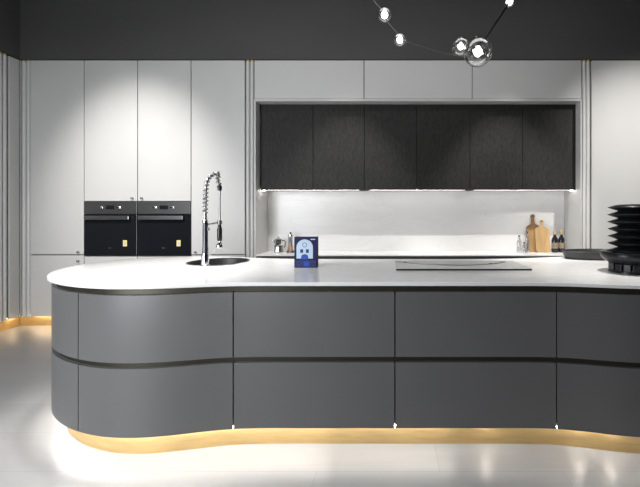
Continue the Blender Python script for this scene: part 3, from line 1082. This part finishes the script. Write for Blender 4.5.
# chopping boards leaning on the backsplash
def board(name, px, D, w, h, hw, hh, lean, m, label):
    x = cx_at(px, D)
    o_ = []
    r = w * 0.22
    hb = h - hh                     # height of the shoulder
    pts = [(-w / 2 + r * 0.5, 0), (w / 2 - r * 0.5, 0), (w / 2, r * 0.5)]
    pts += [(w / 2, hb - w * 0.28)]
    for k in range(1, 8):
        a = PI / 2 * k / 8
        pts.append((hw * 1.2 + (w / 2 - hw * 1.2) * math.cos(a), hb - w * 0.28 + w * 0.26 * math.sin(a)))
    pts += [(hw * 0.9, hb + 0.012), (hw * 0.8, h - hw * 2.0)]
    for k in range(9):
        a = -0.5 + (PI + 1.0) * k / 8
        pts.append((hw * 1.25 * math.cos(a), h - hw * 1.25 + hw * 1.25 * math.sin(a)))
    pts += [(-hw * 0.8, h - hw * 2.0), (-hw * 0.9, hb + 0.012)]
    for k in range(7, 0, -1):
        a = PI / 2 * k / 8
        pts.append((-hw * 1.2 - (w / 2 - hw * 1.2) * math.cos(a), hb - w * 0.28 + w * 0.26 * math.sin(a)))
    pts += [(-w / 2, hb - w * 0.28), (-w / 2, r * 0.5)]
    bm = prism(pts, 0, 0.016, 'y')
    bmesh.ops.recalc_face_normals(bm, faces=bm.faces[:])
    bmesh.ops.bevel(bm, geom=bm.edges[:], offset=0.002, segments=1, affect='EDGES', clamp_overlap=True)
    o = obj(name, bm, m, org=(0, 0, 0))
    # little hanging hole shown as a dark eyelet
    e = lathe([(0, -0.001), (hw * 0.4, -0.001), (hw * 0.4, 0.017), (0, 0.017)], 16)
    bmesh.ops.rotate(e, verts=e.verts[:], matrix=Matrix.Rotation(-PI / 2, 3, 'X'))
    bmesh.ops.translate(e, verts=e.verts[:], vec=(0, 0, h - hw * 1.25))
    eo = obj('eyelet', e, 'slot', o)
    o.location = (x, D, ZB + 0.0008)
    o.rotation_euler = (-lean, 0, 0)
    tag(o, label, 'chopping board', 'wooden chopping boards')
    return o


board('chopping_board', 535.0, 4.128, 0.166, 0.460, 0.022, 0.125, 0.150, 'board_dark', 'taller darker wooden chopping board, behind the paler one')
board('chopping_board', 543.6, 4.084, 0.168, 0.392, 0.019, 0.085, 0.150, 'board_pale', 'shorter paler wooden chopping board, in front of the darker one')


def bottle(px, D, label):
    x = cx_at(px, D)
    t = thing('bottle', label, 'bottle', (x, D, ZB), 'dark bottles by the chopping boards')
    b = obj('glass', lathe([(0, ZB + .0003), (0.034, ZB + .0003), (0.036, ZB + 0.006), (0.036, ZB + 0.150), (0.030, ZB + 0.172), (0.016, ZB + 0.195), (0.0155, ZB + 0.212), (0, ZB + 0.212)], 28, x, D), 'bottleglass', t, smooth=True)
    obj('label_band', lathe([(0.0362, ZB + 0.050), (0.0368, ZB + 0.050), (0.0368, ZB + 0.118), (0.0362, ZB + 0.118), (0.0362, ZB + 0.050)], 28, x, D), 'cream', b, smooth=True)
    obj('cork', lathe([(0, ZB + .2125), (0.017, ZB + .2125), (0.019, ZB + 0.228), (0.017, ZB + 0.262), (0, ZB + 0.263)], 20, x, D), 'cork', t, smooth=True)


bottle(554.8, 4.09, 'dark corked bottle with cream label, right next to the chopping boards')
bottle(561.4, 4.10, 'dark corked bottle with cream label, nearest the niche right wall')

# ------------------------------------------------------------------ glass globe pendant
def pw(px, py, D):
    return Vector(((px - 394.5) / F * D, D, HC - (py - 215) / F * D))


pl = thing('pendant_light', 'hanging light with clear glass globes on a thin curved wire', 'pendant light', (0.2, 2.3, CEIL))
obj('canopy', lathe([(0, CEIL - 0.045), (0.09, CEIL - 0.045), (0.11, CEIL - 0.03), (0.11, CEIL - 0.0005), (0, CEIL - 0.0005)], 40, 0.2, 2.3), 'black', pl, smooth=True)
wire = catmull([Vector((0.2, 2.3, CEIL - 0.045)), Vector((-0.10, 2.25, 3.4)), Vector((-0.20, 2.25, 2.95)), pw(372, -4, 2.25), pw(382, 10, 2.26), pw(387, 21, 2.28), pw(397, 33, 2.30), pw(401, 39, 2.32), pw(420, 46, 2.38), pw(443, 53, 2.42), pw(466, 57, 2.44)], 8)
obj('wire', tube(wire, 0.0028, 8), 'darksteel', pl, smooth=True)
arm = catmull([pw(474, 52, 2.42), pw(485, 38, 2.36), pw(498, 19, 2.30), pw(509, 2, 2.27), pw(519, -14, 2.25), Vector((0.90, 2.25, 3.2)), Vector((0.55, 2.28, 3.75)), Vector((0.2, 2.3, CEIL - 0.045))], 8)
obj('wire', tube(arm, [0.004 if k < 6 else 0.009 if k < 34 else 0.004 for k in range(len(arm))], 10), 'black', pl, smooth=True)


def globe(px, py, D, r, br, seg=40):
    c = pw(px, py, D)
    g = lathe([(r * math.sin(PI * k / 24) if 0 < k < 24 else 0, c.z - r * math.cos(PI * k / 24)) for k in range(25)], seg, c.x, c.y)
    go = obj('globe', g, 'glass', pl, smooth=True)
    b = lathe([(br * math.sin(PI * k / 14) if 0 < k < 14 else 0, c.z - br * 1.02 * math.cos(PI * k / 14)) for k in range(15)], 24, c.x, c.y)
    obj('bulb', b, 'bulb', go, smooth=True)
    s = lathe([(0, c.z + br * 1.1), (br * 0.62, c.z + br * 1.1), (br * 0.62, c.z + r * 0.985), (0, c.z + r * 0.985)], 20, c.x, c.y)
    obj('socket', s, 'chrome', go, smooth=True)


globe(384.6, 14.8, 2.28, 0.046, 0.022)
globe(399.8, 39.8, 2.32, 0.042, 0.021)
globe(460.8, 46.5, 2.46, 0.064, 0.020)
globe(478.0, 52.0, 2.38, 0.098, 0.029)
globe(509.5, 1.5, 2.27, 0.034, 0.022)
